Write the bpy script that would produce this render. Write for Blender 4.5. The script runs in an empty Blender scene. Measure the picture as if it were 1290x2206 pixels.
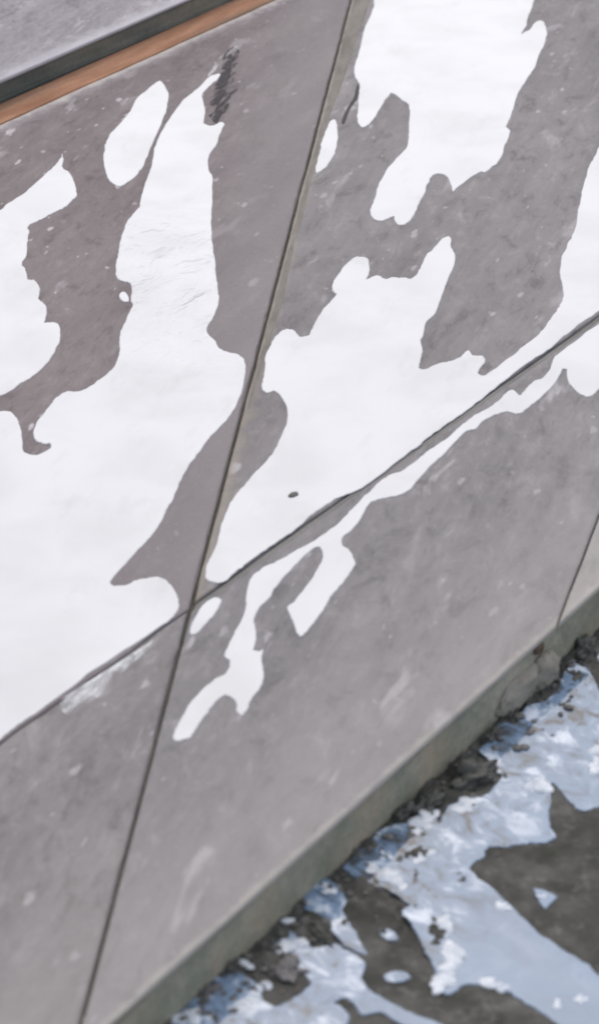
import bpy, bmesh, math, random
from mathutils import Vector, noise, geometry

random.seed(7)
R = math.radians
scene = bpy.context.scene
COL = scene.collection

# ---------------------------------------------------------------- camera
F_PX, RISE, CAM_H = 5400.0, 3033.0, 1.5        # focal length and horizon height in photo pixels, eye height in metres
PITCH = math.atan(RISE / F_PX)
cam_d = bpy.data.cameras.new('camera')
cam = bpy.data.objects.new('camera', cam_d)
COL.objects.link(cam)
cam.location = (0, 0, CAM_H)
cam.rotation_euler = (R(90) - PITCH, 0, 0)
cam_d.sensor_fit = 'VERTICAL'
cam_d.sensor_height = 24.0
cam_d.lens = 24.0 * F_PX / 2206.0
cam_d.clip_start = 0.05
cam_d.clip_end = 500
cam_d.dof.use_dof = True
cam_d.dof.focus_distance = 3.7
cam_d.dof.aperture_fstop = 4.2
scene.camera = cam

# ---------------------------------------------------------------- sky, sun, exposure
SUN_EL, SUN_AZ = 50.0, -2.0                   # degrees; azimuth from +Y towards +X
world = bpy.data.worlds.new('World')
scene.world = world
world.use_nodes = True
wn = world.node_tree
bg = wn.nodes['Background']
sky = wn.nodes.new('ShaderNodeTexSky')
sky.sky_type = 'NISHITA'
sky.sun_disc = False
sky.sun_elevation = R(SUN_EL)
sky.sun_rotation = R(SUN_AZ)
sky.air_density = 1.0
sky.dust_density = 6.0
sky.ozone_density = 1.0
cloud = wn.nodes.new('ShaderNodeMix')           # thin even cloud over the blue
cloud.data_type = 'RGBA'
cloud.inputs['Factor'].default_value = 0.60
wn.links.new(sky.outputs[0], cloud.inputs[6])
cloud.inputs[7].default_value = (5.85, 6.1, 6.55, 1)
wn.links.new(cloud.outputs[2], bg.inputs[0])
bg.inputs[1].default_value = 0.15
sun_d = bpy.data.lights.new('sun', 'SUN')
sun = bpy.data.objects.new('sun', sun_d)
COL.objects.link(sun)
sun_d.energy = 0.9
sun_d.angle = R(68)
sun_d.color = (1.0, 0.965, 0.93)
sd = Vector((math.sin(R(SUN_AZ)) * math.cos(R(SUN_EL)), math.cos(R(SUN_AZ)) * math.cos(R(SUN_EL)), math.sin(R(SUN_EL))))
sun.rotation_euler = sd.to_track_quat('Z', 'Y').to_euler()
sun.location = sd * 20
vs = scene.view_settings
vs.view_transform = 'Standard'
vs.look = 'None'
vs.gamma = 1.0
vs.use_curve_mapping = False
vs.exposure = 0.04
scene.render.engine = 'CYCLES'
scene.cycles.filter_width = 1.9

# ---------------------------------------------------------------- photo pixel -> place (ground survey)
CF = Vector((0, math.cos(PITCH), -math.sin(PITCH)))
CU = Vector((0, math.sin(PITCH), math.cos(PITCH)))
CX = Vector((1, 0, 0))

def at(px, py, z=0.0):
    d = CF * F_PX + CX * (px - 645) + CU * (1103 - py)
    return Vector((0, 0, CAM_H)) + d * ((z - CAM_H) / d.z)

def to_px(P):
    v = P - Vector((0, 0, CAM_H))
    k = F_PX / v.dot(CF)
    return 645 + k * v.dot(CX), 1103 - k * v.dot(CU)

LOW = -0.060          # street level below the step
UP = 0.041            # floor level above the far riser

# ---------------------------------------------------------------- helpers
def link(name, me, mat, parent=None, loc=(0, 0, 0)):
    o = bpy.data.objects.new(name, me)
    COL.objects.link(o)
    o.location = loc
    if mat:
        me.materials.append(mat)
    if parent:
        o.parent = parent
    return o

def tag(o, label=None, cat=None, group=None, kind=None):
    if label: o['label'] = label
    if cat: o['category'] = cat
    if group: o['group'] = group
    if kind: o['kind'] = kind
    return o

def prism(name, pts, z0, z1, mat, parent=None, bevel=0.004, seg=3, wobble=0.0):
    """Upright prism on a plan polygon, top edges bevelled, origin at the plan centre."""
    c = sum((Vector((p[0], p[1], 0)) for p in pts), Vector()) / len(pts)
    bm = bmesh.new()
    top = [bm.verts.new((p[0] - c.x, p[1] - c.y, z1)) for p in pts]
    bot = [bm.verts.new((p[0] - c.x, p[1] - c.y, z0)) for p in pts]
    n = len(pts)
    f = bm.faces.new(top)
    bm.faces.new(list(reversed(bot)))
    for i in range(n):
        bm.faces.new([top[(i + 1) % n], top[i], bot[i], bot[(i + 1) % n]])
    bmesh.ops.recalc_face_normals(bm, faces=bm.faces[:])
    if wobble:
        # chip the long edges a little so that no arris is ruler straight
        es = [e for e in bm.edges if e.verts[0].co.z > z1 - 1e-6 and e.verts[1].co.z > z1 - 1e-6]
        es += [e for e in bm.edges if e.verts[0].co.z < z0 + 1e-6 and e.verts[1].co.z < z0 + 1e-6]
        for e in es:
            k = min(200, max(1, int(e.calc_length() / 0.02)))
            bmesh.ops.subdivide_edges(bm, edges=[e], cuts=k)
        for v in bm.verts:
            w = Vector((v.co.x + c.x, v.co.y + c.y, 0))
            a = noise.noise_vector(w * 16) * wobble + noise.noise_vector(w * 60 + Vector((9, 2, 0))) * wobble * 0.5
            v.co.x += a.x
            v.co.y += a.y
    if bevel:
        es = [e for e in bm.edges if e.verts[0].co.z > z1 - 1e-6 and e.verts[1].co.z > z1 - 1e-6]
        bmesh.ops.bevel(bm, geom=es, offset=bevel, segments=seg, affect='EDGES', profile=0.5)
    me = bpy.data.meshes.new(name)
    bm.to_mesh(me)
    bm.free()
    for p in me.polygons:
        p.use_smooth = False
    return link(name, me, mat, parent, (c.x, c.y, 0))

def smooth_loop(pts, sub=5, wob=0.9):
    """Closed Catmull-Rom loop through traced points with a fine waver."""
    n = len(pts)
    P = [Vector(p) for p in pts]
    tan = []
    for i in range(n):
        d0, d1 = P[i] - P[i - 1], P[(i + 1) % n] - P[i]
        l0, l1 = max(d0.length, 1e-6), max(d1.length, 1e-6)
        cosang = d0.dot(d1) / (l0 * l1)
        k = 0.15 if cosang < 0.25 else 1.0      # keep cusps and teeth sharp
        t = (d0 + d1) * 0.5
        t = t.normalized() * min(t.length, 1.1 * min(l0, l1)) if t.length > 1e-6 else t
        tan.append(t * k)
    out = []
    for i in range(n):
        p1, p2, m1, m2 = P[i], P[(i + 1) % n], tan[i], tan[(i + 1) % n]
        for s in range(sub):
            t = s / sub
            t2, t3 = t * t, t * t * t
            q = p1 * (2 * t3 - 3 * t2 + 1) + m1 * (t3 - 2 * t2 + t) + p2 * (3 * t2 - 2 * t3) + m2 * (t3 - t2)
            w = noise.noise_vector(Vector((q.x * 0.05, q.y * 0.05, 3.1)))
            w2 = noise.noise_vector(Vector((q.x * 0.16, q.y * 0.16, 7.7)))
            w3 = noise.noise_vector(Vector((q.x * 0.4, q.y * 0.4, 1.7)))
            out.append((q.x + wob * (w.x * 2.0 + w2.x * 1.3 + w3.x * 1.6), q.y + wob * (w.y * 2.0 + w2.y * 1.3 + w3.y * 1.6)))
    return out

def water_sheet(name, px_pts, z, mat, thick=0.0009, rim=0.0016, sub=5, wob=0.9):
    """A thin pool: flat middle, rounded meniscus round the traced outline."""
    loop = [at(x, y, z) for x, y in smooth_loop(px_pts, sub, wob)]
    area = sum(a.x * b.y - b.x * a.y for a, b in zip(loop, loop[1:] + loop[:1]))
    if area < 0:
        loop.reverse()
    n = len(loop)
    c = sum(loop, Vector()) / n
    c.z = z
    nrm = []
    for i in range(n):
        d = (loop[(i + 2) % n] - loop[i - 2])
        m = Vector((-d.y, d.x, 0))
        nrm.append(m.normalized() if m.length > 1e-9 else Vector())
    rings = []
    for k, (ins, up) in enumerate(((0, 0), (0.18, 0.45), (0.5, 0.82), (1.0, 1.0))):
        rings.append([loop[i] + nrm[i] * rim * ins + Vector((0, 0, thick * up)) - c for i in range(n)])
    verts = [v for r in rings for v in r]
    faces = []
    for k in range(3):
        for i in range(n):
            j = (i + 1) % n
            faces.append((k * n + i, k * n + j, (k + 1) * n + j, (k + 1) * n + i))
    inner = rings[-1]
    for t in geometry.tessellate_polygon([[Vector((v.x, v.y, 0)) for v in inner]]):
        faces.append(tuple(3 * n + i for i in t))
    me = bpy.data.meshes.new(name)
    me.from_pydata([tuple(v) for v in verts], [], faces)
    bm = bmesh.new()
    bm.from_mesh(me)
    for f in bm.faces:
        if f.normal.z < 0:
            f.normal_flip()
    bm.to_mesh(me)
    bm.free()
    return link(name, me, mat, None, c)

# ---------------------------------------------------------------- materials
class NT:
    def __init__(self, name):
        self.m = bpy.data.materials.new(name)
        self.m.use_nodes = True
        self.t = self.m.node_tree
        self.b = self.t.nodes['Principled BSDF']
        tc = self.t.nodes.new('ShaderNodeTexCoord')
        self.co = tc.outputs['Object']
    def new(self, kind, **kw):
        nd = self.t.nodes.new(kind)
        for k, v in kw.items():
            setattr(nd, k, v)
        return nd
    def put(self, sock, v):
        if isinstance(v, bpy.types.NodeSocket):
            self.t.links.new(v, sock)
        elif isinstance(v, (tuple, list)) and len(v) == 3 and sock.type == 'RGBA':
            sock.default_value = (*v, 1)
        else:
            sock.default_value = v
    def noise(self, co, scale, detail=3.0, rough=0.55, dist=0.0):
        nd = self.new('ShaderNodeTexNoise')
        self.put(nd.inputs['Vector'], co)
        nd.inputs['Scale'].default_value = scale
        nd.inputs['Detail'].default_value = detail
        nd.inputs['Roughness'].default_value = rough
        nd.inputs['Distortion'].default_value = dist
        return nd.outputs['Fac']
    def math(self, op, a, b=0.0, clamp=False):
        nd = self.new('ShaderNodeMath', operation=op, use_clamp=clamp)
        self.put(nd.inputs[0], a)
        self.put(nd.inputs[1], b)
        return nd.outputs[0]
    def ramp(self, v, lo, hi, a=0.0, b=1.0):
        nd = self.new('ShaderNodeMapRange', interpolation_type='SMOOTHSTEP')
        self.put(nd.inputs['Value'], v)
        nd.inputs['From Min'].default_value = lo
        nd.inputs['From Max'].default_value = hi
        nd.inputs['To Min'].default_value = a
        nd.inputs['To Max'].default_value = b
        return nd.outputs[0]
    def mix(self, fac, a, b):
        nd = self.new('ShaderNodeMix', data_type='RGBA')
        self.put(nd.inputs['Factor'], fac)
        self.put(nd.inputs[6], a)
        self.put(nd.inputs[7], b)
        return nd.outputs[2]
    def stretch(self, az, along, co=None):
        """Coordinates drawn out along a compass direction on the ground."""
        r = self.new('ShaderNodeVectorRotate', rotation_type='Z_AXIS')
        self.put(r.inputs['Vector'], co or self.co)
        r.inputs['Angle'].default_value = R(az)
        m = self.new('ShaderNodeVectorMath', operation='MULTIPLY')
        self.t.links.new(r.outputs[0], m.inputs[0])
        m.inputs[1].default_value = (1, 1 / along, 1)
        return m.outputs[0]
    def bump(self, h, strength, dist, normal=None):
        nd = self.new('ShaderNodeBump')
        nd.inputs['Strength'].default_value = strength
        nd.inputs['Distance'].default_value = dist
        self.put(nd.inputs['Height'], h)
        if normal:
            self.t.links.new(normal, nd.inputs['Normal'])
        return nd.outputs[0]
    def linedist(self, p, q):
        """Plan distance (m) from the line p-q given in object coordinates."""
        d = (q - p)
        nrm = Vector((-d.y, d.x, 0)).normalized()
        dot = self.new('ShaderNodeVectorMath', operation='DOT_PRODUCT')
        self.t.links.new(self.co, dot.inputs[0])
        dot.inputs[1].default_value = nrm
        return self.math('ABSOLUTE', self.math('SUBTRACT', dot.outputs['Value'], nrm.dot(p)))

def concrete(name, a, b, light=(0.42, 0.41, 0.42), specks=1.0, blot=0.35, edges=(), seed=0.0, grit=1.0):
    """Weathered damp concrete: clouded tone, drawn-out pale blotches, chips, dark pores, pale limey edges."""
    n = NT(name)
    off = n.new('ShaderNodeVectorMath', operation='ADD')
    n.t.links.new(n.co, off.inputs[0])
    off.inputs[1].default_value = (seed, seed * 0.7, 0)
    co = off.outputs[0]
    st = n.stretch(17, 4.2, co)
    sr = n.stretch(14, 2.4, co)
    tone = n.noise(sr, 95, 4, 0.7)
    st2 = n.stretch(18, 9.0, co)
    col = n.mix(n.ramp(n.noise(n.stretch(20, 3.0, co), 3.4, 4, 0.6, 0.3), 0.32, 0.68), a, b)
    md = n.noise(sr, 30, 5, 0.68, 0.5)
    col = n.mix(n.math('MULTIPLY', n.ramp(md, 0.49, 0.30), 0.72), col, tuple(c * 0.56 for c in a))
    col = n.mix(n.math('MULTIPLY', n.ramp(md, 0.52, 0.72), 0.55), col, tuple(min(1, c * 1.42) for c in b))
    # broad brushed streaks
    col = n.mix(n.math('MULTIPLY', n.ramp(n.noise(st2, 38, 4, 0.65), 0.42, 0.72), 0.34), col, tuple(c * 0.72 for c in a))
    col = n.mix(n.math('MULTIPLY', n.ramp(n.noise(st2, 62, 3, 0.6, 0.6), 0.5, 0.8), 0.30), col, tuple(min(1, c * 1.35) for c in b))
    # pale blotches
    bl = n.ramp(n.noise(n.stretch(17, 3.2, co), 19, 3, 0.6, 0.5), 0.60, 0.70)
    col = n.mix(n.math('MULTIPLY', bl, blot), col, light)
    # sharp pale chips
    wn_ = n.new('ShaderNodeTexNoise')
    n.put(wn_.inputs['Vector'], sr)
    wn_.inputs['Scale'].default_value = 90
    wm = n.new('ShaderNodeVectorMath', operation='MULTIPLY_ADD')
    n.t.links.new(wn_.outputs['Color'], wm.inputs[0])
    wm.inputs[1].default_value = (0.012, 0.012, 0)
    n.t.links.new(sr, wm.inputs[2])
    warp = wm.outputs[0]
    for sc, rad, gate, k in ((20, 0.17, 0.78, 0.6), (42, 0.24, 0.80, 0.5), (90, 0.26, 0.86, 0.4)):
        v = n.new('ShaderNodeTexVoronoi')
        n.put(v.inputs['Vector'], warp)
        v.inputs['Scale'].default_value = sc
        sep = n.new('ShaderNodeSeparateColor')
        n.t.links.new(v.outputs['Color'], sep.inputs[0])
        g = n.math('MULTIPLY', n.ramp(v.outputs['Distance'], rad * 0.45, rad, 1.0, 0.0), n.ramp(sep.outputs[0], gate, gate + 0.08))
        col = n.mix(n.math('MULTIPLY', g, k * specks), col, tuple(min(1, c * 1.3) for c in light))
    # dark pores
    v = n.new('ShaderNodeTexVoronoi')
    n.put(v.inputs['Vector'], st)
    v.inputs['Scale'].default_value = 85
    sep = n.new('ShaderNodeSeparateColor')
    n.t.links.new(v.outputs['Color'], sep.inputs[0])
    pore = n.math('MULTIPLY', n.ramp(v.outputs['Distance'], 0.08, 0.26, 1.0, 0.0), n.ramp(sep.outputs[1], 0.78, 0.9))
    col = n.mix(n.math('MULTIPLY', pore, 0.45 * grit), col, tuple(c * 0.45 for c in a))
    fine = n.noise(sr, 260, 3, 0.7)
    col = n.mix(n.math('MULTIPLY', n.ramp(tone, 0.5, 0.78), 0.42 * grit), col, tuple(min(1, c * 1.4) for c in b))
    col = n.mix(n.math('MULTIPLY', n.ramp(tone, 0.48, 0.25), 0.45 * grit), col, tuple(c * 0.62 for c in a))
    col = n.mix(n.math('MULTIPLY', n.ramp(fine, 0.35, 0.75), 0.30 * grit), col, tuple(c * 0.62 for c in a))
    for (p, q, width, k, ecol) in edges:
        co_ = co
        d = n.linedist(p, q)
        e = n.math('ADD', d, n.math('MULTIPLY', n.math('SUBTRACT', n.noise(co, 26, 4, 0.7), 0.5), min(width * 2.2, 0.05)))
        col = n.mix(n.math('MULTIPLY', n.ramp(e, 0.0, width, 1.0, 0.0), k), col, ecol)
    n.put(n.b.inputs['Base Color'], n.mix(n.math('MULTIPLY', n.ramp(fine, 0.5, 0.8), 0.2 * grit), col, light))
    n.put(n.b.inputs['Roughness'], n.ramp(n.noise(st, 14, 3), 0.3, 0.7, 0.7, 0.9))
    n.b.inputs['Specular IOR Level'].default_value = 0.35
    h = n.math('ADD', n.math('MULTIPLY', n.noise(st, 45, 4, 0.6), 0.6), n.math('MULTIPLY', fine, 0.4))
    nb = n.bump(h, 0.5, 0.0011)
    nb = n.bump(pore, 0.4, -0.001, nb)
    n.t.links.new(nb, n.b.inputs['Normal'])
    return n.m

def plain(name, a, b, scale=30, rough=0.8, along=None, az=34, bump=0.002, c=None, cs=0.6, spec=0.3):
    n = NT(name)
    co = n.stretch(az, along) if along else n.co
    col = n.mix(n.ramp(n.noise(co, scale, 5, 0.65, 0.3), 0.3, 0.7), a, b)
    if c:
        col = n.mix(n.math('MULTIPLY', n.ramp(n.noise(co, scale * 0.45, 4, 0.6), 0.5, 0.66), cs), col, c)
    fine = n.noise(n.co, scale * 9, 3, 0.7)
    col = n.mix(n.math('MULTIPLY', n.ramp(fine, 0.4, 0.8), 0.35), col, tuple(x * 0.5 for x in a))
    n.put(n.b.inputs['Base Color'], col)
    n.b.inputs['Roughness'].default_value = rough
    n.b.inputs['Specular IOR Level'].default_value = spec
    n.t.links.new(n.bump(n.math('ADD', n.noise(co, scale * 1.5, 4), n.math('MULTIPLY', fine, 0.5)), 0.7, bump), n.b.inputs['Normal'])
    return n.m

def water(name, sky_tone, rough, ior, ripple, rscale, spread=0.5, az=31, along=3.5, spot=None, mottle=False):
    """Standing water with sky reflection painted into its base colour; slow ripples only in places."""
    n = NT(name)
    st = n.stretch(az, along)
    col = n.mix(n.ramp(n.noise(n.co, 7, 3, 0.5, 0.4), 0.35, 0.7), sky_tone, tuple(c * 0.88 for c in sky_tone))
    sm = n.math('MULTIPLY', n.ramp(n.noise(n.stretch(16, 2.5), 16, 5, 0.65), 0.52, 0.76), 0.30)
    col = n.mix(sm, col, tuple(c * 0.6 for c in sky_tone))
    if mottle:                                  # churned scum and silt, thickest towards the foot of the step
        g = n.new('ShaderNodeNewGeometry')
        obj_co, n.co = n.co, g.outputs['Position']
        near = n.math('ADD', n.linedist(C0, C1), n.math('MULTIPLY', n.noise(n.co, 9, 2), 0.10))
        ms = n.stretch(-40, 1.5)
        nz = n.noise(ms, 33, 5, 0.66, 0.5)
        k = n.ramp(near, 0.11, 0.25, 1.0, 0.08)
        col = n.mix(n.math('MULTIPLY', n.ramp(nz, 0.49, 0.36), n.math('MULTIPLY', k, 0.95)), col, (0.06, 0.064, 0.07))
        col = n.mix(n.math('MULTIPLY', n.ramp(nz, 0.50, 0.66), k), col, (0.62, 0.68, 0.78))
        n.co = obj_co
    n.put(n.b.inputs['Base Color'], col)
    n.b.inputs['Roughness'].default_value = rough
    n.b.inputs['IOR'].default_value = ior
    mask = n.ramp(n.noise(n.co, 5.5, 2, 0.5), spread, spread + 0.16)
    if spot is not None:                        # where the slab shows through the shallow water
        ds = n.new('ShaderNodeVectorMath', operation='DISTANCE')
        n.t.links.new(n.co, ds.inputs[0])
        n.spot = ds
        mask = n.ramp(n.math('ADD', ds.outputs['Value'], n.math('MULTIPLY', n.noise(n.co, 12, 3), 0.25)), 0.17, 0.50, 1.0, 0.0)
        n.m['spot'] = ds.name
    h = n.math('ADD', n.math('MULTIPLY', n.noise(st, rscale, 4, 0.55, 0.8), mask), n.math('MULTIPLY', n.noise(n.co, 9, 2), 0.35))
    n.t.links.new(n.bump(h, 1.0, ripple), n.b.inputs['Normal'])
    return n.m

# ---------------------------------------------------------------- plan lines (surveyed)
A0, A1 = at(0, 270), at(595, 0)                # far edge of the slabs
E0, E1 = at(0, 225), at(505, 0)                # foot of the far riser
B0, B1 = at(0, 1602), at(1290, 682)            # joint along the step
C0, C1 = at(240, 2203), at(1290, 1264)         # front edge of the step
J0, J1 = at(175, 2201), at(755, 0)             # joint across the step
K0, K1 = at(1205, 1330), at(1285, 1120)        # next joint to the right

def X(p, q, r, s):
    d, e = q - p, s - r
    t = ((r.x - p.x) * e.y - (r.y - p.y) * e.x) / (d.x * e.y - d.y * e.x)
    return p + d * t

def shift(p, q, m):
    """The line p-q moved m metres to its left."""
    d = (q - p)
    n = Vector((-d.y, d.x, 0)).normalized() * m
    return p + n, q + n

dirJ = (J1 - J0).normalized()
JL = shift(J0, J1, 1.05)                       # joint beyond the left of the picture
JLL = shift(J0, J1, 6.0)
JR = shift(J0, J1, -1.05)                      # beyond the right
JRR = shift(J0, J1, -7.0)
KR = shift(K0, K1, -6.0)

# ---------------------------------------------------------------- colours
GREY_UL_A, GREY_UL_B = (0.176, 0.146, 0.149), (0.216, 0.186, 0.190)
GREY_UR_A, GREY_UR_B = (0.214, 0.196, 0.200), (0.254, 0.236, 0.241)
GREY_LO_A, GREY_LO_B = (0.216, 0.204, 0.211), (0.262, 0.247, 0.252)
PALE = (0.50, 0.47, 0.49)
BEIGE = (0.46, 0.43, 0.39)

# ---------------------------------------------------------------- the street below
def axis(lo, hi, step, far):
    v = []
    x = lo
    while x < hi:
        v.append(x)
        x += step
    s, x = step, hi
    while x < far:
        v.append(x)
        s *= 1.35
        x += s
    v.append(far)
    s, x = step, lo
    w = []
    while True:
        s *= 1.35
        x -= s
        if x < -far:
            break
        w.append(x)
    w.append(-far)
    return list(reversed(w)) + v

FB0, FB1 = C0 + Vector((0, 0, 0)), C1
face_n = Vector(((C1 - C0).y, -(C1 - C0).x, 0)).normalized()      # out of the step's face, towards the street

def lump_mask(px, py, d):
    m = max(0.0, 1 - max(0.0, d - 0.012) / 0.045)
    for cx, cy, rx, ry, ang, k in ((830, 1860, 210, 75, 35, 0.85), (900, 1990, 120, 80, 55, 0.75), (470, 2110, 190, 70, -38, 1.0), (640, 2010, 90, 60, -30, 0.9), (960, 1690, 90, 60, -40, 0.8), (1080, 1600, 60, 40, -40, 0.7)):
        u, v = px - cx, py - cy
        c, s = math.cos(R(ang)), math.sin(R(ang))
        a, b = (u * c + v * s) / rx, (-u * s + v * c) / ry
        q = a * a + b * b
        if q < 2.2:
            m = max(m, k * max(0.0, 1 - max(0.0, math.sqrt(q) - 0.55) / 0.9))
    return m

def ground_height(x, y):
    P = Vector((x, y, LOW))
    d = (P - C0).dot(face_n)
    if y < 0.8 or y > 4.2 or abs(x) > 2.5 or d < -0.02:
        return LOW - 0.001
    px, py = to_px(P)
    m = lump_mask(px, py, d)
    q = Vector((x, y, 0.3))
    # lumps drawn out across the picture, like the broken edge of the tarmac
    s = Vector((x * 0.75 + y * 0.35, -x * 0.35 + y * 0.75, 0.0))
    big = noise.fractal(s * 34, 0.9, 2.1, 3)
    fine = noise.fractal(q * 150, 0.8, 2.0, 2)
    base = LOW + 0.0008 * noise.noise(q * 25) + 0.0007 * fine
    return base + m * (0.0072 * big + 0.0026 * fine - 0.0010)

xs, ys = axis(-0.34, 0.46, 0.0026, 60.0), axis(1.45, 2.62, 0.0030, 60.0)
verts = [(x, y, ground_height(x, y)) for y in ys for x in xs]
nx = len(xs)
faces = [(j * nx + i, j * nx + i + 1, (j + 1) * nx + i + 1, (j + 1) * nx + i) for j in range(len(ys) - 1) for i in range(nx - 1)]
me = bpy.data.meshes.new('road')
me.from_pydata(verts, [], faces)
for p in me.polygons:
    p.use_smooth = True
n = NT('wet tarmac')
col = n.mix(n.ramp(n.noise(n.co, 9, 5, 0.65, 0.4), 0.35, 0.68), (0.048, 0.048, 0.042), (0.105, 0.102, 0.094))
col = n.mix(n.math('MULTIPLY', n.ramp(n.noise(n.co, 60, 4, 0.7), 0.5, 0.75), 0.7), col, (0.17, 0.165, 0.155))
col = n.mix(n.math('MULTIPLY', n.ramp(n.noise(n.co, 22, 3, 0.6), 0.58, 0.72), 0.6), col, (0.035, 0.036, 0.03))
n.put(n.b.inputs['Base Color'], col)
n.put(n.b.inputs['Roughness'], n.ramp(n.noise(n.co, 35, 3), 0.35, 0.65, 0.55, 0.85))
n.b.inputs['Specular IOR Level'].default_value = 0.18
n.t.links.new(n.bump(n.noise(n.co, 260, 4, 0.7), 0.5, 0.0015), n.b.inputs['Normal'])
tag(link('road', me, n.m), kind='structure')

# ---------------------------------------------------------------- the step: bed, slabs, risers
M_BED = plain('dark joint dirt', (0.075, 0.068, 0.052), (0.125, 0.115, 0.092), 60, 0.9)
GAP = 0.0021
BG = 0.0048
bed_pts = [X(*shift(C0, C1, 0.03), *JLL), X(*shift(C0, C1, 0.03), *KR), X(E0, E1, *JRR), X(E0, E1, *JLL)]
pavement = prism('pavement', bed_pts, LOW - 0.1, -0.0065, M_BED, None, bevel=0)
tag(pavement, kind='structure')

def slab(l0, l1, left, right, a, b, edges=(), seed=0.0, tilt=0.0, gl=GAP, gr=GAP, z=0.0, wob=0.0019, **kw):
    """One slab between two lengthwise lines and two cross joints (plan lines)."""
    le, ri = shift(*left, -gl), shift(*right, gr)
    pts = [X(*l0, *le), X(*l0, *ri), X(*l1, *ri), X(*l1, *le)]
    c = sum(pts, Vector()) / 4
    ed = [(p - c, q - c, w, k, ec) for (p, q, w, k, ec) in edges]
    mt = concrete('slab concrete %.1f' % seed, a, b, edges=ed, seed=seed, **kw)
    o = prism('slab', [(p.x, p.y) for p in pts], -0.0062, z, mt, pavement, bevel=0.0032, seg=2, wobble=wob)
    o.parent = pavement
    o.location = Vector((c.x, c.y, 0)) - pavement.location
    return o

AA = shift(A0, A1, 0.002)
BU, BL = shift(B0, B1, BG), shift(B0, B1, -BG)
BUl, BLl = shift(B0, B1, 0.0009), shift(B0, B1, -0.0010)      # the joint is tighter left of the crossing
CC = (C0, C1)
lime = [(A0, A1, 0.035, 0.5, PALE), (A0, A1, 0.016, 0.85, (0.50, 0.45, 0.41))]
right_wash = [(J0, J1, 0.24, 0.8, (0.235, 0.213, 0.219))]
beige = [(C0, C1, 0.26, 0.45, (0.350, 0.326, 0.318)), (C0, C1, 0.011, 0.6, BEIGE)]
sandy = [(J0, J1, 0.022, 0.7, (0.30, 0.265, 0.215))]
slab(BUl, AA, JL, (J0, J1), GREY_UL_A, GREY_UL_B, right_wash + lime, 1.3, light=PALE, blot=0.4, specks=1.4)
slab(BU, AA, (J0, J1), JR, GREY_UR_A, GREY_UR_B, sandy, 4.1, light=PALE, blot=0.4, specks=0.8, grit=0.7)
slab(CC, BLl, JL, (J0, J1), (0.208, 0.194, 0.196), (0.262, 0.249, 0.249), beige, 7.7, light=PALE, blot=0.7, specks=0.8)
slab(CC, BL, (J0, J1), (K0, K1), GREY_LO_A, GREY_LO_B, beige, 11.2, gr=0.0009, wob=0.0009, light=PALE, blot=0.75, specks=0.7, grit=0.9)
slab(CC, BL, (K0, K1), KR, gl=0.0009, a=(0.33, 0.315, 0.295), b=(0.40, 0.38, 0.36), edges=beige, seed=15.0, wob=0.0006, light=PALE, blot=0.3, specks=0.3)
slab(BU, AA, JR, JRR, GREY_UR_A, GREY_UR_B, (), 19.0, light=PALE)
slab(BU, AA, JLL, JL, GREY_UL_A, GREY_UL_B, lime, 23.0, light=PALE)
slab(CC, BL, JLL, JL, GREY_LO_A, GREY_LO_B, beige, 27.0, light=PALE)

M_RISER = plain('algae stained riser', (0.27, 0.275, 0.215), (0.45, 0.42, 0.34), 13, 0.85, bump=0.005, c=(0.46, 0.37, 0.28), cs=0.8)
RF = shift(C0, C1, 0.0016)
RB = shift(C0, C1, 0.028)
for left, right in ((JLL, JL), (JL, (J0, J1)), ((J0, J1), KR)):
    le, ri = shift(*left, -0.0012), shift(*right, 0.0012)
    pts = [X(*RF, *le), X(*RF, *ri), X(*RB, *ri), X(*RB, *le)]
    o = prism('riser', [(p.x, p.y) for p in pts], LOW - 0.03, -0.0064, M_RISER, pavement, bevel=0, wobble=0.003)
    o.location = o.location - pavement.location

# ---------------------------------------------------------------- orange edging and the floor above the far riser
M_TERRA = plain('weathered terracotta', (0.30, 0.155, 0.095), (0.47, 0.265, 0.175), 34, 0.9, along=6, az=34, c=(0.24, 0.165, 0.12), cs=0.8, spec=0.1)
ef, eb = shift(A0, A1, 0.004), shift(E0, E1, 0.0)
pts = [X(*ef, *JLL), X(*ef, *JRR), X(*eb, *JRR), X(*eb, *JLL)]
edging = prism('edging_strip', [(p.x, p.y) for p in pts], -0.0062, 0.001, M_TERRA, None, bevel=0.002, wobble=0.0026)
tag(edging, 'long rust orange edging strip at the foot of the dark riser', 'edging')

uf0, uf1 = shift(E0, E1, 0.002)
far = shift(E0, E1, 40.0)
pts = [X(uf0, uf1, *JLL), X(uf0, uf1, *JRR), X(*far, *JRR), X(*far, *JLL)]
c = sum(pts, Vector()) / 4
M_UP = concrete('upper floor concrete', (0.245, 0.225, 0.245), (0.315, 0.292, 0.315), light=PALE, blot=0.7, specks=1.2, grit=1.3, seed=3.0,
                edges=[(uf0 - c, uf1 - c, 0.05, 0.7, (0.52, 0.50, 0.54))])
upper = prism('upper_floor', [(p.x, p.y) for p in pts], UP - 0.006, UP, M_UP, None, bevel=0.002, wobble=0.0016)
tag(upper, kind='structure')
M_DARK = plain('dark wet riser', (0.085, 0.098, 0.088), (0.17, 0.175, 0.155), 14, 0.75, along=3, az=34, c=(0.27, 0.25, 0.20), cs=0.7)
b0, b1 = shift(uf0, uf1, 0.0035), shift(uf0, uf1, 0.2)
pts = [X(*b0, *JLL), X(*b0, *JRR), X(*b1, *JRR), X(*b1, *JLL)]
o = prism('riser', [(p.x, p.y) for p in pts], -0.05, UP - 0.0062, M_DARK, upper, bevel=0, wobble=0.0025)
o.location = o.location - upper.location

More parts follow.
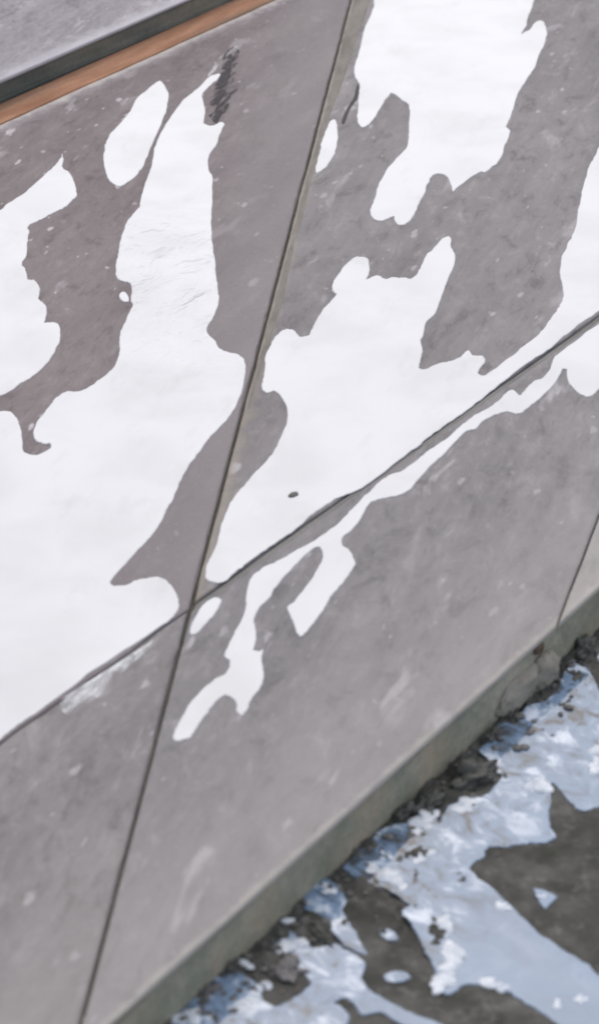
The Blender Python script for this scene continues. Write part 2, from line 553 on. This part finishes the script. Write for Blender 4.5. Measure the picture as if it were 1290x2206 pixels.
# ---------------------------------------------------------------- puddles on the slabs
W_SLAB = water('pale puddle water', (0.585, 0.595, 0.625), 0.07, 1.5, 0.0008, 46, 0.60)  # bright sky's reflection partly painted in as a near-white base colour
W_RIPPLE = water('rippled pale puddle water', (0.585, 0.595, 0.625), 0.07, 1.5, 0.0075, 21, 0.60, spot=True, along=2.2)  # same painted-in white sky reflection, plus ripples
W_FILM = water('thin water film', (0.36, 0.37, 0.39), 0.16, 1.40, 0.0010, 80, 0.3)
W_ROAD = water('street puddle water', (0.185, 0.265, 0.385), 0.06, 1.5, 0.0013, 26, 0.45, az=-35, mottle=True)  # blue of the reflected sky painted into the base colour
ZS = 0.0001

def half(pts, ox, oy):
    return [(ox + x / 2, oy + y / 2) for x, y in pts]

c1 = lambda p: half(p, 0, 0)
c2 = lambda p: half(p, 645, 0)
c3 = lambda p: half(p, 0, 552)
c4 = lambda p: half(p, 645, 552)
c5 = lambda p: half(p, 0, 1104)
c6 = lambda p: half(p, 645, 1104)
c7 = lambda p: half(p, 0, 1656)
c8 = lambda p: half(p, 645, 1656)

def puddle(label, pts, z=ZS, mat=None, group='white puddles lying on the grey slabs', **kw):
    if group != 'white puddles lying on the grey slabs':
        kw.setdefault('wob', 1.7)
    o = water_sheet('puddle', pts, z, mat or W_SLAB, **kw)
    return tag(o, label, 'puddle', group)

puddle('white puddle with a toothed right edge at the left border', [
    (-150, 600), (-170, 560), (-130, 520), (-95, 516), (-60, 480), (0, 453), (15, 440), (50, 418), (80, 392), (110, 365), (125, 350), (134, 334), (138, 345), (135, 361), (150, 372), (160, 392), (165, 410), (167, 421), (155, 433), (140, 447), (110, 462), (85, 475), (62, 488), (64, 500), (60, 520), (58, 548),
    (48, 568), (56, 578), (61, 602), (75, 604), (85, 617), (87, 632), (84, 645), (97, 655), (101, 672), (97, 696), (117, 694), (129, 702), (131, 722), (122, 752), (102, 784), (70, 812), (45, 826), (24, 842), (0, 852), (-60, 868), (-110, 850), (-140, 800), (-120, 740), (-150, 680)])

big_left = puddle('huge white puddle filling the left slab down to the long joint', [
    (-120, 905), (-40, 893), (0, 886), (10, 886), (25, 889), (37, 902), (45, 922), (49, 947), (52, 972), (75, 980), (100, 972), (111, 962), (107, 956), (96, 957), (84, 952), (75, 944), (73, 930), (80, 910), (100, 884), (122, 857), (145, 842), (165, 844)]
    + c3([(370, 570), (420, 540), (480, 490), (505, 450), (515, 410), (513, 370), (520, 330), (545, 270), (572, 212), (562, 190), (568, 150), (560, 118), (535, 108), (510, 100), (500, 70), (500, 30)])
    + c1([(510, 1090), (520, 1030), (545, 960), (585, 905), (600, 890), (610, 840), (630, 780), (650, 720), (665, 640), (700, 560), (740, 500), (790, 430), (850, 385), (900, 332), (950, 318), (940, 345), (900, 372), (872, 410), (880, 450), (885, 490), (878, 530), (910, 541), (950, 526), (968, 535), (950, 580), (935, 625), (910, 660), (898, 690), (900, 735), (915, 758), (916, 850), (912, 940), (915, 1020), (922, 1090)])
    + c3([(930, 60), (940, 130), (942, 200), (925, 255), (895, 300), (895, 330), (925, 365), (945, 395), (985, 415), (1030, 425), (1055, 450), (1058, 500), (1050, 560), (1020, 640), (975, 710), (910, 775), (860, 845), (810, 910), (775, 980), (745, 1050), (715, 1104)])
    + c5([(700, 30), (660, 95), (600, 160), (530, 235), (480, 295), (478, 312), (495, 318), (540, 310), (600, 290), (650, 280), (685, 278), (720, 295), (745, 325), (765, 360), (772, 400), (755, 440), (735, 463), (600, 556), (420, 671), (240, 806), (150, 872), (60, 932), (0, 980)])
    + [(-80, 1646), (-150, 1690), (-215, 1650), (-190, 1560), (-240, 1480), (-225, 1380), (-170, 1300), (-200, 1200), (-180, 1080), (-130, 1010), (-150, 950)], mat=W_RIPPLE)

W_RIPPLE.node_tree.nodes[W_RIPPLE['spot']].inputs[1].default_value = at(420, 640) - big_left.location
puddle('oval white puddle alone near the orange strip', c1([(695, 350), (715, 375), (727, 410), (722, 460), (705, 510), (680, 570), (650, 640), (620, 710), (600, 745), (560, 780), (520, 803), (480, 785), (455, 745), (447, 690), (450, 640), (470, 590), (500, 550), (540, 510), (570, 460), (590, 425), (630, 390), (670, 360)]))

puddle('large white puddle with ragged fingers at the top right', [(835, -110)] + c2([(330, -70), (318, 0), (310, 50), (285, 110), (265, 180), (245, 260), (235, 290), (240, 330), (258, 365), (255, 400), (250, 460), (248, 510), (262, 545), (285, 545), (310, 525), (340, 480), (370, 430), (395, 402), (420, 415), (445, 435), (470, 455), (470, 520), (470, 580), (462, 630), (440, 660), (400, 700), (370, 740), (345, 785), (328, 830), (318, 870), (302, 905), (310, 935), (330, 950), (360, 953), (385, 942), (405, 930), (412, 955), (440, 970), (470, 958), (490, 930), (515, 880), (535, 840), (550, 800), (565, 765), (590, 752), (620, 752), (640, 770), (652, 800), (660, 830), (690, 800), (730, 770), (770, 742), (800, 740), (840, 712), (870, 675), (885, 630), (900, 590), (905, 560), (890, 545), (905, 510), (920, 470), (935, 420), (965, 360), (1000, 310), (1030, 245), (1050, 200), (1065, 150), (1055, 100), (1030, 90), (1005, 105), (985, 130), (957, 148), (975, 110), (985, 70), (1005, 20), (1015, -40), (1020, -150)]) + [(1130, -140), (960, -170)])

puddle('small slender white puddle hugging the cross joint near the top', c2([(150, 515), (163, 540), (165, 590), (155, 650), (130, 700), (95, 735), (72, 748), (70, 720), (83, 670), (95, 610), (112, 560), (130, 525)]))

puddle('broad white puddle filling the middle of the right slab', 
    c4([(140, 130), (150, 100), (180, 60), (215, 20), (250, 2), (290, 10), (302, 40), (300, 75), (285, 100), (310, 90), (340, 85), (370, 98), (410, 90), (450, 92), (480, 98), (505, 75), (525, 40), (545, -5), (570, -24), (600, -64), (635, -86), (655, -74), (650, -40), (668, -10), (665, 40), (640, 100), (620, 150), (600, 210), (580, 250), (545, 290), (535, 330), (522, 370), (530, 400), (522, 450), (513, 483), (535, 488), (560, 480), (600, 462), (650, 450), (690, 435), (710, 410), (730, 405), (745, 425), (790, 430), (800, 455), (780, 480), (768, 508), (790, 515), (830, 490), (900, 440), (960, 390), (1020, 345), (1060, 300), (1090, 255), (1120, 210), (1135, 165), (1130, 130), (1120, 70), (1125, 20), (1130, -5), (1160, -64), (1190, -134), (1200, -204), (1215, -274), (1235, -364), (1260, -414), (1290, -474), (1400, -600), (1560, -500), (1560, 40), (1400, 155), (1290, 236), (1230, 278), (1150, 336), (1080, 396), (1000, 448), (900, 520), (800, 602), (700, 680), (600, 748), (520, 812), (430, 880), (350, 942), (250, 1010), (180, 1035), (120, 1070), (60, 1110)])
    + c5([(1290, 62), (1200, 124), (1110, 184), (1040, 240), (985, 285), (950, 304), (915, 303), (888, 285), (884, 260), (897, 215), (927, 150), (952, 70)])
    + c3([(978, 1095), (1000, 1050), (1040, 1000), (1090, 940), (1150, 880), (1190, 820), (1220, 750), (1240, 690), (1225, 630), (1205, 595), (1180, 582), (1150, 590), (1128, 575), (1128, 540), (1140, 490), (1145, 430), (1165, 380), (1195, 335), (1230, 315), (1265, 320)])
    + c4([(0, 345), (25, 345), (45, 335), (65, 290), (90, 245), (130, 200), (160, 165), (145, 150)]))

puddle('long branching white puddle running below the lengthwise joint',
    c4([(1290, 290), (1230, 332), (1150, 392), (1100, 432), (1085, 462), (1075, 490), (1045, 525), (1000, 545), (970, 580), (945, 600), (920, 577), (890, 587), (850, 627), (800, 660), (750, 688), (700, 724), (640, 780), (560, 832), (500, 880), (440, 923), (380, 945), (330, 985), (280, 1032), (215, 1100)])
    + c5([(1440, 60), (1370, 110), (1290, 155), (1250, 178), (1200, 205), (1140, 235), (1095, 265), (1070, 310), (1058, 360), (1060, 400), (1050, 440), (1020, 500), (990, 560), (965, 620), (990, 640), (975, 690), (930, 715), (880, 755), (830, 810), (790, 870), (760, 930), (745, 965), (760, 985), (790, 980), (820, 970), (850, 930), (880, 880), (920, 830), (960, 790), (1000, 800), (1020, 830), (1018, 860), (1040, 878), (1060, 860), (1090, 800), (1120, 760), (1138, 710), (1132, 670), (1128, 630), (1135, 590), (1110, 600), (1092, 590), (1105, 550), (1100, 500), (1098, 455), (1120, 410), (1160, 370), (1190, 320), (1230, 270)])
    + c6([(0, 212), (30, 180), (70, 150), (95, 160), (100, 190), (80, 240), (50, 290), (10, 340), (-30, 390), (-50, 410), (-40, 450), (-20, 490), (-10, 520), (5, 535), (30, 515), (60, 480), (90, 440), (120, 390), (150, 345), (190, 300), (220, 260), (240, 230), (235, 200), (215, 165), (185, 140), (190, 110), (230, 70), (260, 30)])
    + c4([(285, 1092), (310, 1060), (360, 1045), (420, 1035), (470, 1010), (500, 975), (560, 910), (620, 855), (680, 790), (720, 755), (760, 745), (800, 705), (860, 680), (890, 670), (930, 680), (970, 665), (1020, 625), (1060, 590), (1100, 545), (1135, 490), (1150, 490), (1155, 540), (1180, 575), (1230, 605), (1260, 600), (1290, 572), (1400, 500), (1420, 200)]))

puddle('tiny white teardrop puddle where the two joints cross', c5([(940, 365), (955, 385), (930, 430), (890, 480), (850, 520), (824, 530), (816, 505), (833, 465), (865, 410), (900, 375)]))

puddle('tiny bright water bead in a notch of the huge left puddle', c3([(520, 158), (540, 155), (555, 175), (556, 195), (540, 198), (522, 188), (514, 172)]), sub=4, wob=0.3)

# ---------------------------------------------------------------- puddles in the street
ZR = LOW + 0.0004
GR = 'bluish puddles in the wet street'
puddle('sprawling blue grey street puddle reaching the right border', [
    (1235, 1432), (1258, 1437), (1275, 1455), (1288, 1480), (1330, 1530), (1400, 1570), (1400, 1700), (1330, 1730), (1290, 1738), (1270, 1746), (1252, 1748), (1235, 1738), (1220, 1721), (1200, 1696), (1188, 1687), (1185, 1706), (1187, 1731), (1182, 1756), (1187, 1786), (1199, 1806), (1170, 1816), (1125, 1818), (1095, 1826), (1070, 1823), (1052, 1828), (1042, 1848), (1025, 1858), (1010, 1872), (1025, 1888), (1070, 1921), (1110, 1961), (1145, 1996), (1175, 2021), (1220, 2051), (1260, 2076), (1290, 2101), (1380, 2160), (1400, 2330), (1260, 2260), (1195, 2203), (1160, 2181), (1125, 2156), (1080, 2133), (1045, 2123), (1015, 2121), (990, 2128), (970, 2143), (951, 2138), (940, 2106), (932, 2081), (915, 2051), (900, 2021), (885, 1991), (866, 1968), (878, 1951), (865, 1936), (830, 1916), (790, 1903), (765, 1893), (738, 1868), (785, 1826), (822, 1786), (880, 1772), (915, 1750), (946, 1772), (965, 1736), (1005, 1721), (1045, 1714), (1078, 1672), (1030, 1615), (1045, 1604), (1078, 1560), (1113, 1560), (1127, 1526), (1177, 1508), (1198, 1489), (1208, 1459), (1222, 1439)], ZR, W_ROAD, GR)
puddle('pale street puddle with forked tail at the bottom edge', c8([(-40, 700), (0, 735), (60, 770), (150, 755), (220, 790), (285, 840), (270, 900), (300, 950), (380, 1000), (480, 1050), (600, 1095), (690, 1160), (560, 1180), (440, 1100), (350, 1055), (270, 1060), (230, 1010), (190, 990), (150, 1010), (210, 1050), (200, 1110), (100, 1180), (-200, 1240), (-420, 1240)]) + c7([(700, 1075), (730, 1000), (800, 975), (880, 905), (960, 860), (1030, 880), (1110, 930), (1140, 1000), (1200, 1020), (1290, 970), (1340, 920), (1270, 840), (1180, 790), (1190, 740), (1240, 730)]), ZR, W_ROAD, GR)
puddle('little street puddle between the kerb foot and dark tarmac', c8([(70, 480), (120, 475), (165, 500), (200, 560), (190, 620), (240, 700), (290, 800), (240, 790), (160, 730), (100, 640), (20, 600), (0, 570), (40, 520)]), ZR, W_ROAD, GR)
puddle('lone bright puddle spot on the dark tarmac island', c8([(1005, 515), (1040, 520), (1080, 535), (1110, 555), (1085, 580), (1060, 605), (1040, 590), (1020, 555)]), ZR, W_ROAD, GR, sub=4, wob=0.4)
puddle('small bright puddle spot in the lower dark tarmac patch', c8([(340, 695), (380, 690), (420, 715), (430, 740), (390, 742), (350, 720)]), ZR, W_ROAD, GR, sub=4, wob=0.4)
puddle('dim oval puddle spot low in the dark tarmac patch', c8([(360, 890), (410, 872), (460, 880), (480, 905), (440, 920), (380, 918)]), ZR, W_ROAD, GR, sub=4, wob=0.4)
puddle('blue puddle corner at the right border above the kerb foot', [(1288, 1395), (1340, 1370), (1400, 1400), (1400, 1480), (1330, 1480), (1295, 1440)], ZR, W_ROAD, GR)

# ---------------------------------------------------------------- smaller things
def patch(name, pts, z, mat, label, cat, sub=3, wob=0.6):
    """A smear of dirt lying on the slab, following a traced outline."""
    o = water_sheet(name, pts, z, mat, thick=0.0003, rim=0.001, sub=sub, wob=wob)
    return tag(o, label, cat)

def smear_mat(name, colour, scale, lo, hi, az=17, along=5.0, rough=0.85, axis=None, width=0.02):
    n = NT(name)
    co = n.stretch(az, along)
    n.put(n.b.inputs['Base Color'], n.mix(n.noise(co, scale * 2, 3), colour, tuple(c * 1.6 for c in colour)))
    n.b.inputs['Roughness'].default_value = rough
    n.b.inputs['Specular IOR Level'].default_value = 0.2
    al = n.noise(co, scale, 4, 0.65, 0.5)
    if axis:
        g = n.new('ShaderNodeNewGeometry')
        n.co = g.outputs['Position']
        al = n.math('SUBTRACT', al, n.math('MULTIPLY', n.math('POWER', n.math('DIVIDE', n.linedist(*axis), width), 2.0), 0.22))
    n.put(n.b.inputs['Alpha'], n.ramp(al, lo, hi))
    return n.m

M_SMEAR = smear_mat('dark grit', (0.05, 0.045, 0.05), 75, 0.40, 0.58, axis=(at(500, 120), at(464, 250)), width=0.026)
patch('dirt_smear', [(505, 100), (528, 122), (528, 160), (516, 195), (504, 225), (494, 250), (480, 270), (462, 262), (446, 240), (444, 215), (452, 195), (468, 178), (478, 150), (484, 115)], 0.0005, M_SMEAR,
      'dark gritty smear at the upper tip of the huge left puddle', 'stain')
M_SMEAR2 = smear_mat('pale wash', (0.40, 0.39, 0.40), 45, 0.40, 0.62)
patch('lime_streak', [(500, 108), (490, 120), (472, 140), (455, 160), (447, 168), (452, 155), (465, 135), (480, 118), (492, 108)], 0.0004, M_SMEAR2,
      'pale streak leading up from the dark gritty smear', 'stain')
M_CRACK = smear_mat('crack dirt', (0.06, 0.055, 0.055), 40, 0.30, 0.48)
patch('crack', [(771, 180), (774, 195), (768, 214), (756, 232), (748, 250), (741, 268), (735, 262), (742, 244), (752, 226), (762, 210), (766, 194)], 0.0005, M_CRACK,
      'dark crack beside the large top right puddle', 'crack')

# sandy mortar squeezed out along the right lip of the cross joint
M_MORTAR = plain('sandy mortar', (0.185, 0.170, 0.148), (0.275, 0.253, 0.225), 40, 0.9, along=4, az=6, bump=0.0015)
def jx(y): return 755 - 0.2635 * y
mp = [(jx(y) + 8, y) for y in range(-120, 900, 30)] + [(jx(y) + 10 + max(3, w) , y) for y, w in zip(range(880, -150, -40), (2, 5, 7, 10, 12, 13, 14, 12, 9, 8, 10, 9, 8, 10, 8, 9, 12, 16, 20, 24, 26, 30, 32, 33, 35, 36))]
o = water_sheet('mortar_strip', mp, -0.0002, M_MORTAR, thick=0.0007, rim=0.0012, sub=2, wob=1.2)
o.parent = pavement
o.location = o.location - pavement.location

# grey filler left in the lower half of the lengthwise joint
M_FILL = plain('grey joint filler', (0.17, 0.165, 0.155), (0.25, 0.24, 0.23), 50, 0.9, along=4, az=34)
b0, b1 = shift(B0, B1, -BG - 0.001), shift(B0, B1, BG * 0.25)
jr = shift(J0, J1, -GAP - 0.002)
pts = [X(*b0, *jr), X(*b0, *JR), X(*b1, *JR), X(*b1, *jr)]
o = prism('joint_filler', [(p.x, p.y) for p in pts], -0.0064, -0.0012, M_FILL, pavement, bevel=0.0008, seg=1, wobble=0.0012)
o.location = o.location - pavement.location

def rock(name, centre, rx, ry, rz, az, mat, seed, label=None, cat='stone', group=None, rough=0.28, sub=3):
    bm = bmesh.new()
    bmesh.ops.create_icosphere(bm, subdivisions=sub, radius=1.0)
    sv = Vector((seed * 3.7, seed * 1.3, seed))
    for v in bm.verts:
        k = 1 + rough * noise.fractal(v.co * 1.5 + sv, 0.8, 2.1, 4)
        v.co = Vector((v.co.x * rx * k, v.co.y * ry * k, v.co.z * rz * k))
    me = bpy.data.meshes.new(name)
    bm.to_mesh(me)
    bm.free()
    for p in me.polygons:
        p.use_smooth = True
    o = link(name, me, mat, None, centre)
    o.rotation_euler = (0, 0, -R(az))
    if label:
        tag(o, label, cat, group)
    return o

M_STONE = plain('wet dark stone', (0.05, 0.052, 0.046), (0.11, 0.108, 0.10), 55, 0.5, bump=0.002, spec=0.4)
M_STONE2 = plain('wet grey stone', (0.12, 0.115, 0.115), (0.20, 0.19, 0.19), 55, 0.5, bump=0.002, spec=0.4)
M_LUMP = plain('crumbled mortar', (0.27, 0.25, 0.215), (0.37, 0.345, 0.30), 45, 0.9, bump=0.003)
M_RUST = plain('brown chip', (0.09, 0.06, 0.045), (0.15, 0.105, 0.08), 90, 0.8)
GS = 'wet stones along the foot of the step'
rock('mortar_lump', at(1118, 1482, -0.046), 0.012, 0.050, 0.022, 34, M_LUMP, 2.2, 'crumbled beige mortar lump bulging from the step face at right', 'mortar', sub=4)
rock('mortar_lump', at(1172, 1445, -0.046), 0.013, 0.026, 0.022, 34, M_LUMP, 5.2, 'smaller beige mortar lump under the brown chip', 'mortar', sub=4)
rock('brown_chip', at(1160, 1398, -0.012), 0.0035, 0.010, 0.005, 34, M_RUST, 3.1, 'brown chip stuck just under the front edge of the step', 'chip')
for px, py, rx, ry, rz, az, mt, lab in (
        (1015, 1672, 0.016, 0.024, 0.010, 60, M_STONE, 'biggest dark wet stone at the foot of the step'),
        (925, 1728, 0.010, 0.016, 0.008, 40, M_STONE, 'dark stone just left of the biggest stone by the step'),
        (868, 1752, 0.007, 0.012, 0.006, 34, M_STONE, 'narrow dark stone pressed against the step face'),
        (1262, 1398, 0.015, 0.020, 0.010, 20, M_STONE, 'dark stone at the right border where the step leaves the picture'),
        (1098, 1536, 0.007, 0.012, 0.007, 34, M_STONE, 'dark pebble under the crumbled mortar lump'),
        (1062, 1584, 0.007, 0.014, 0.006, 34, M_STONE, 'dark pebble between the mortar lump and the biggest stone'),
        (622, 2092, 0.014, 0.017, 0.005, 150, M_STONE2, 'flat brownish stone in the shallow water near the bottom'),
        (492, 2078, 0.007, 0.012, 0.005, 34, M_STONE, 'dark stone at the foot of the step near the bottom'),
        (395, 2150, 0.008, 0.009, 0.006, 10, M_STONE, 'lowest dark stone at the foot of the step'),
        (690, 2018, 0.005, 0.013, 0.005, 140, M_STONE, 'slim dark stone above the forked puddle'),
        (448, 2136, 0.008, 0.010, 0.005, 60, M_STONE2, 'purplish grey stone near the bottom of the step')):
    rock('stone', at(px, py, LOW + rz * 0.05), rx, ry, rz, az, mt, px * 0.01, lab, 'stone', GS, rough=0.9, sub=4)

# dark flecks on the water
M_FLECK = plain('dark fleck', (0.11, 0.11, 0.10), (0.18, 0.18, 0.17), 200, 0.8)
rock('fleck', at(632, 1065, 0.0016), 0.0050, 0.0085, 0.0012, 40, M_FLECK, 1.0, 'dark fleck floating on the broad puddle of the right slab', 'fleck', sub=2)

# loose grit: nobody could count it
verts, faces = [], []
ico = bmesh.new()
bmesh.ops.create_icosphere(ico, subdivisions=1, radius=1.0)
iv = [v.co.copy() for v in ico.verts]
ifc = [[v.index for v in f.verts] for f in ico.faces]
ico.free()
dC = (C1 - C0).normalized()
for i in range(420):
    t = random.uniform(-0.25, 1.15)
    dd = 0.004 + abs(random.gauss(0, 0.030))
    P = C0 + dC * t + face_n * dd
    r = random.uniform(0.0012, 0.0052) * (1.0 if dd < 0.06 else 0.6)
    z = ground_height(P.x, P.y) + r * 0.2
    b = len(verts)
    sx, sy, sz = random.uniform(0.7, 1.5), random.uniform(0.7, 1.5), random.uniform(0.5, 0.9)
    a = random.uniform(0, 6.28)
    for v in iv:
        k = r * random.uniform(0.75, 1.2)
        x, y = v.x * sx * k, v.y * sy * k
        verts.append((P.x + x * math.cos(a) - y * math.sin(a), P.y + x * math.sin(a) + y * math.cos(a), z + v.z * sz * k))
    faces += [[b + q for q in f] for f in ifc]
me = bpy.data.meshes.new('grit')
me.from_pydata(verts, [], faces)
tag(link('grit', me, plain('loose grit', (0.05, 0.05, 0.045), (0.19, 0.18, 0.17), 70, 0.55, spec=0.4)), 'loose dark grit strewn along the foot of the step', 'grit', None, 'stuff')

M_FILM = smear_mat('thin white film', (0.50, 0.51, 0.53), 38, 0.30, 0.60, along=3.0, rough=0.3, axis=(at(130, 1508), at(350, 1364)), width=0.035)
patch('water_film', c5([(262, 806), (300, 780), (360, 742), (430, 697), (520, 640), (640, 562), (700, 524), (660, 580), (580, 640), (530, 690), (480, 735), (465, 780), (430, 800), (395, 790), (365, 820), (345, 860), (325, 850), (310, 860), (290, 872), (265, 850)]), 0.0003, M_FILM,
      'faint whitish water film creeping off the long joint at left', 'film')

# white scum and slush floating on the street water, too broken up to count
def clump(cx, cy, rx, ry, ang, n_):
    for i in range(max(4, n_ // 2)):
        a, q = random.uniform(0, 6.283), math.sqrt(random.random())
        u, v = rx * q * math.cos(a), ry * q * math.sin(a)
        c, s_ = math.cos(R(ang)), math.sin(R(ang))
        P = at(cx + u * c - v * s_, cy + u * s_ + v * c, ZR + 0.0008)
        if (P - C0).dot(face_n) < 0.004:
            continue
        r = random.uniform(0.004, 0.0105) * (1.15 - 0.6 * q) * min(1.0, max(rx, ry) / 28)
        b = len(verts)
        a2, e = random.uniform(0, 6.28), random.uniform(1.0, 1.9)
        for w in iv2:
            k = r * (1 + 0.4 * noise.noise(w * 1.7 + Vector((cx + i, cy, i))))
            x, y = w.x * k * e, w.y * k
            verts.append((P.x + x * math.cos(a2) - y * math.sin(a2), P.y + x * math.sin(a2) + y * math.cos(a2), P.z - 0.0006 + w.z * k * 0.22))
        faces.extend([[b + t for t in f] for f in ifc2])
verts, faces = [], []
ico = bmesh.new()
bmesh.ops.create_icosphere(ico, subdivisions=2, radius=1.0)
iv2 = [v.co.copy() for v in ico.verts]
ifc2 = [[v.index for v in f.verts] for f in ico.faces]
ico.free()
for args in ((912, 1768, 34, 14, -38, 26), (998, 1734, 26, 14, -30, 12), (1165, 1692, 32, 12, 0, 12), (835, 1848, 20, 12, 30, 10), (832, 1890, 50, 13, 32, 30), (905, 1842, 60, 10, 10, 12),
             (955, 1995, 20, 26, 0, 16), (975, 2055, 18, 44, 8, 36), (958, 2115, 22, 24, 0, 22), (1060, 2120, 36, 8, 15, 14), (1245, 2150, 18, 8, 10, 12), (1200, 2160, 10, 16, 0, 6), (1085, 1955, 20, 8, 30, 8),
             (1288, 1630, 14, 40, 10, 14), (628, 2036, 34, 14, -25, 22), (700, 1912, 22, 14, 0, 10), (612, 1975, 16, 14, 0, 8), (530, 2080, 12, 26, -40, 12), (565, 2125, 16, 12, 0, 8),
             (520, 2172, 34, 14, 0, 16), (400, 2190, 40, 14, -20, 12), (455, 2110, 14, 10, 0, 6), (1062, 1648, 10, 24, -50, 10), (1170, 1935, 15, 9, 20, 8), (835, 2012, 14, 7, 10, 6)):
    clump(*args)
me = bpy.data.meshes.new('foam')
me.from_pydata(verts, [], faces)
for p in me.polygons:
    p.use_smooth = True
tag(link('foam', me, plain('white scum', (0.55, 0.60, 0.68), (0.86, 0.89, 0.94), 75, 0.4, bump=0.003)), 'white scum and slush floating on the street puddles', 'foam', None, 'stuff')
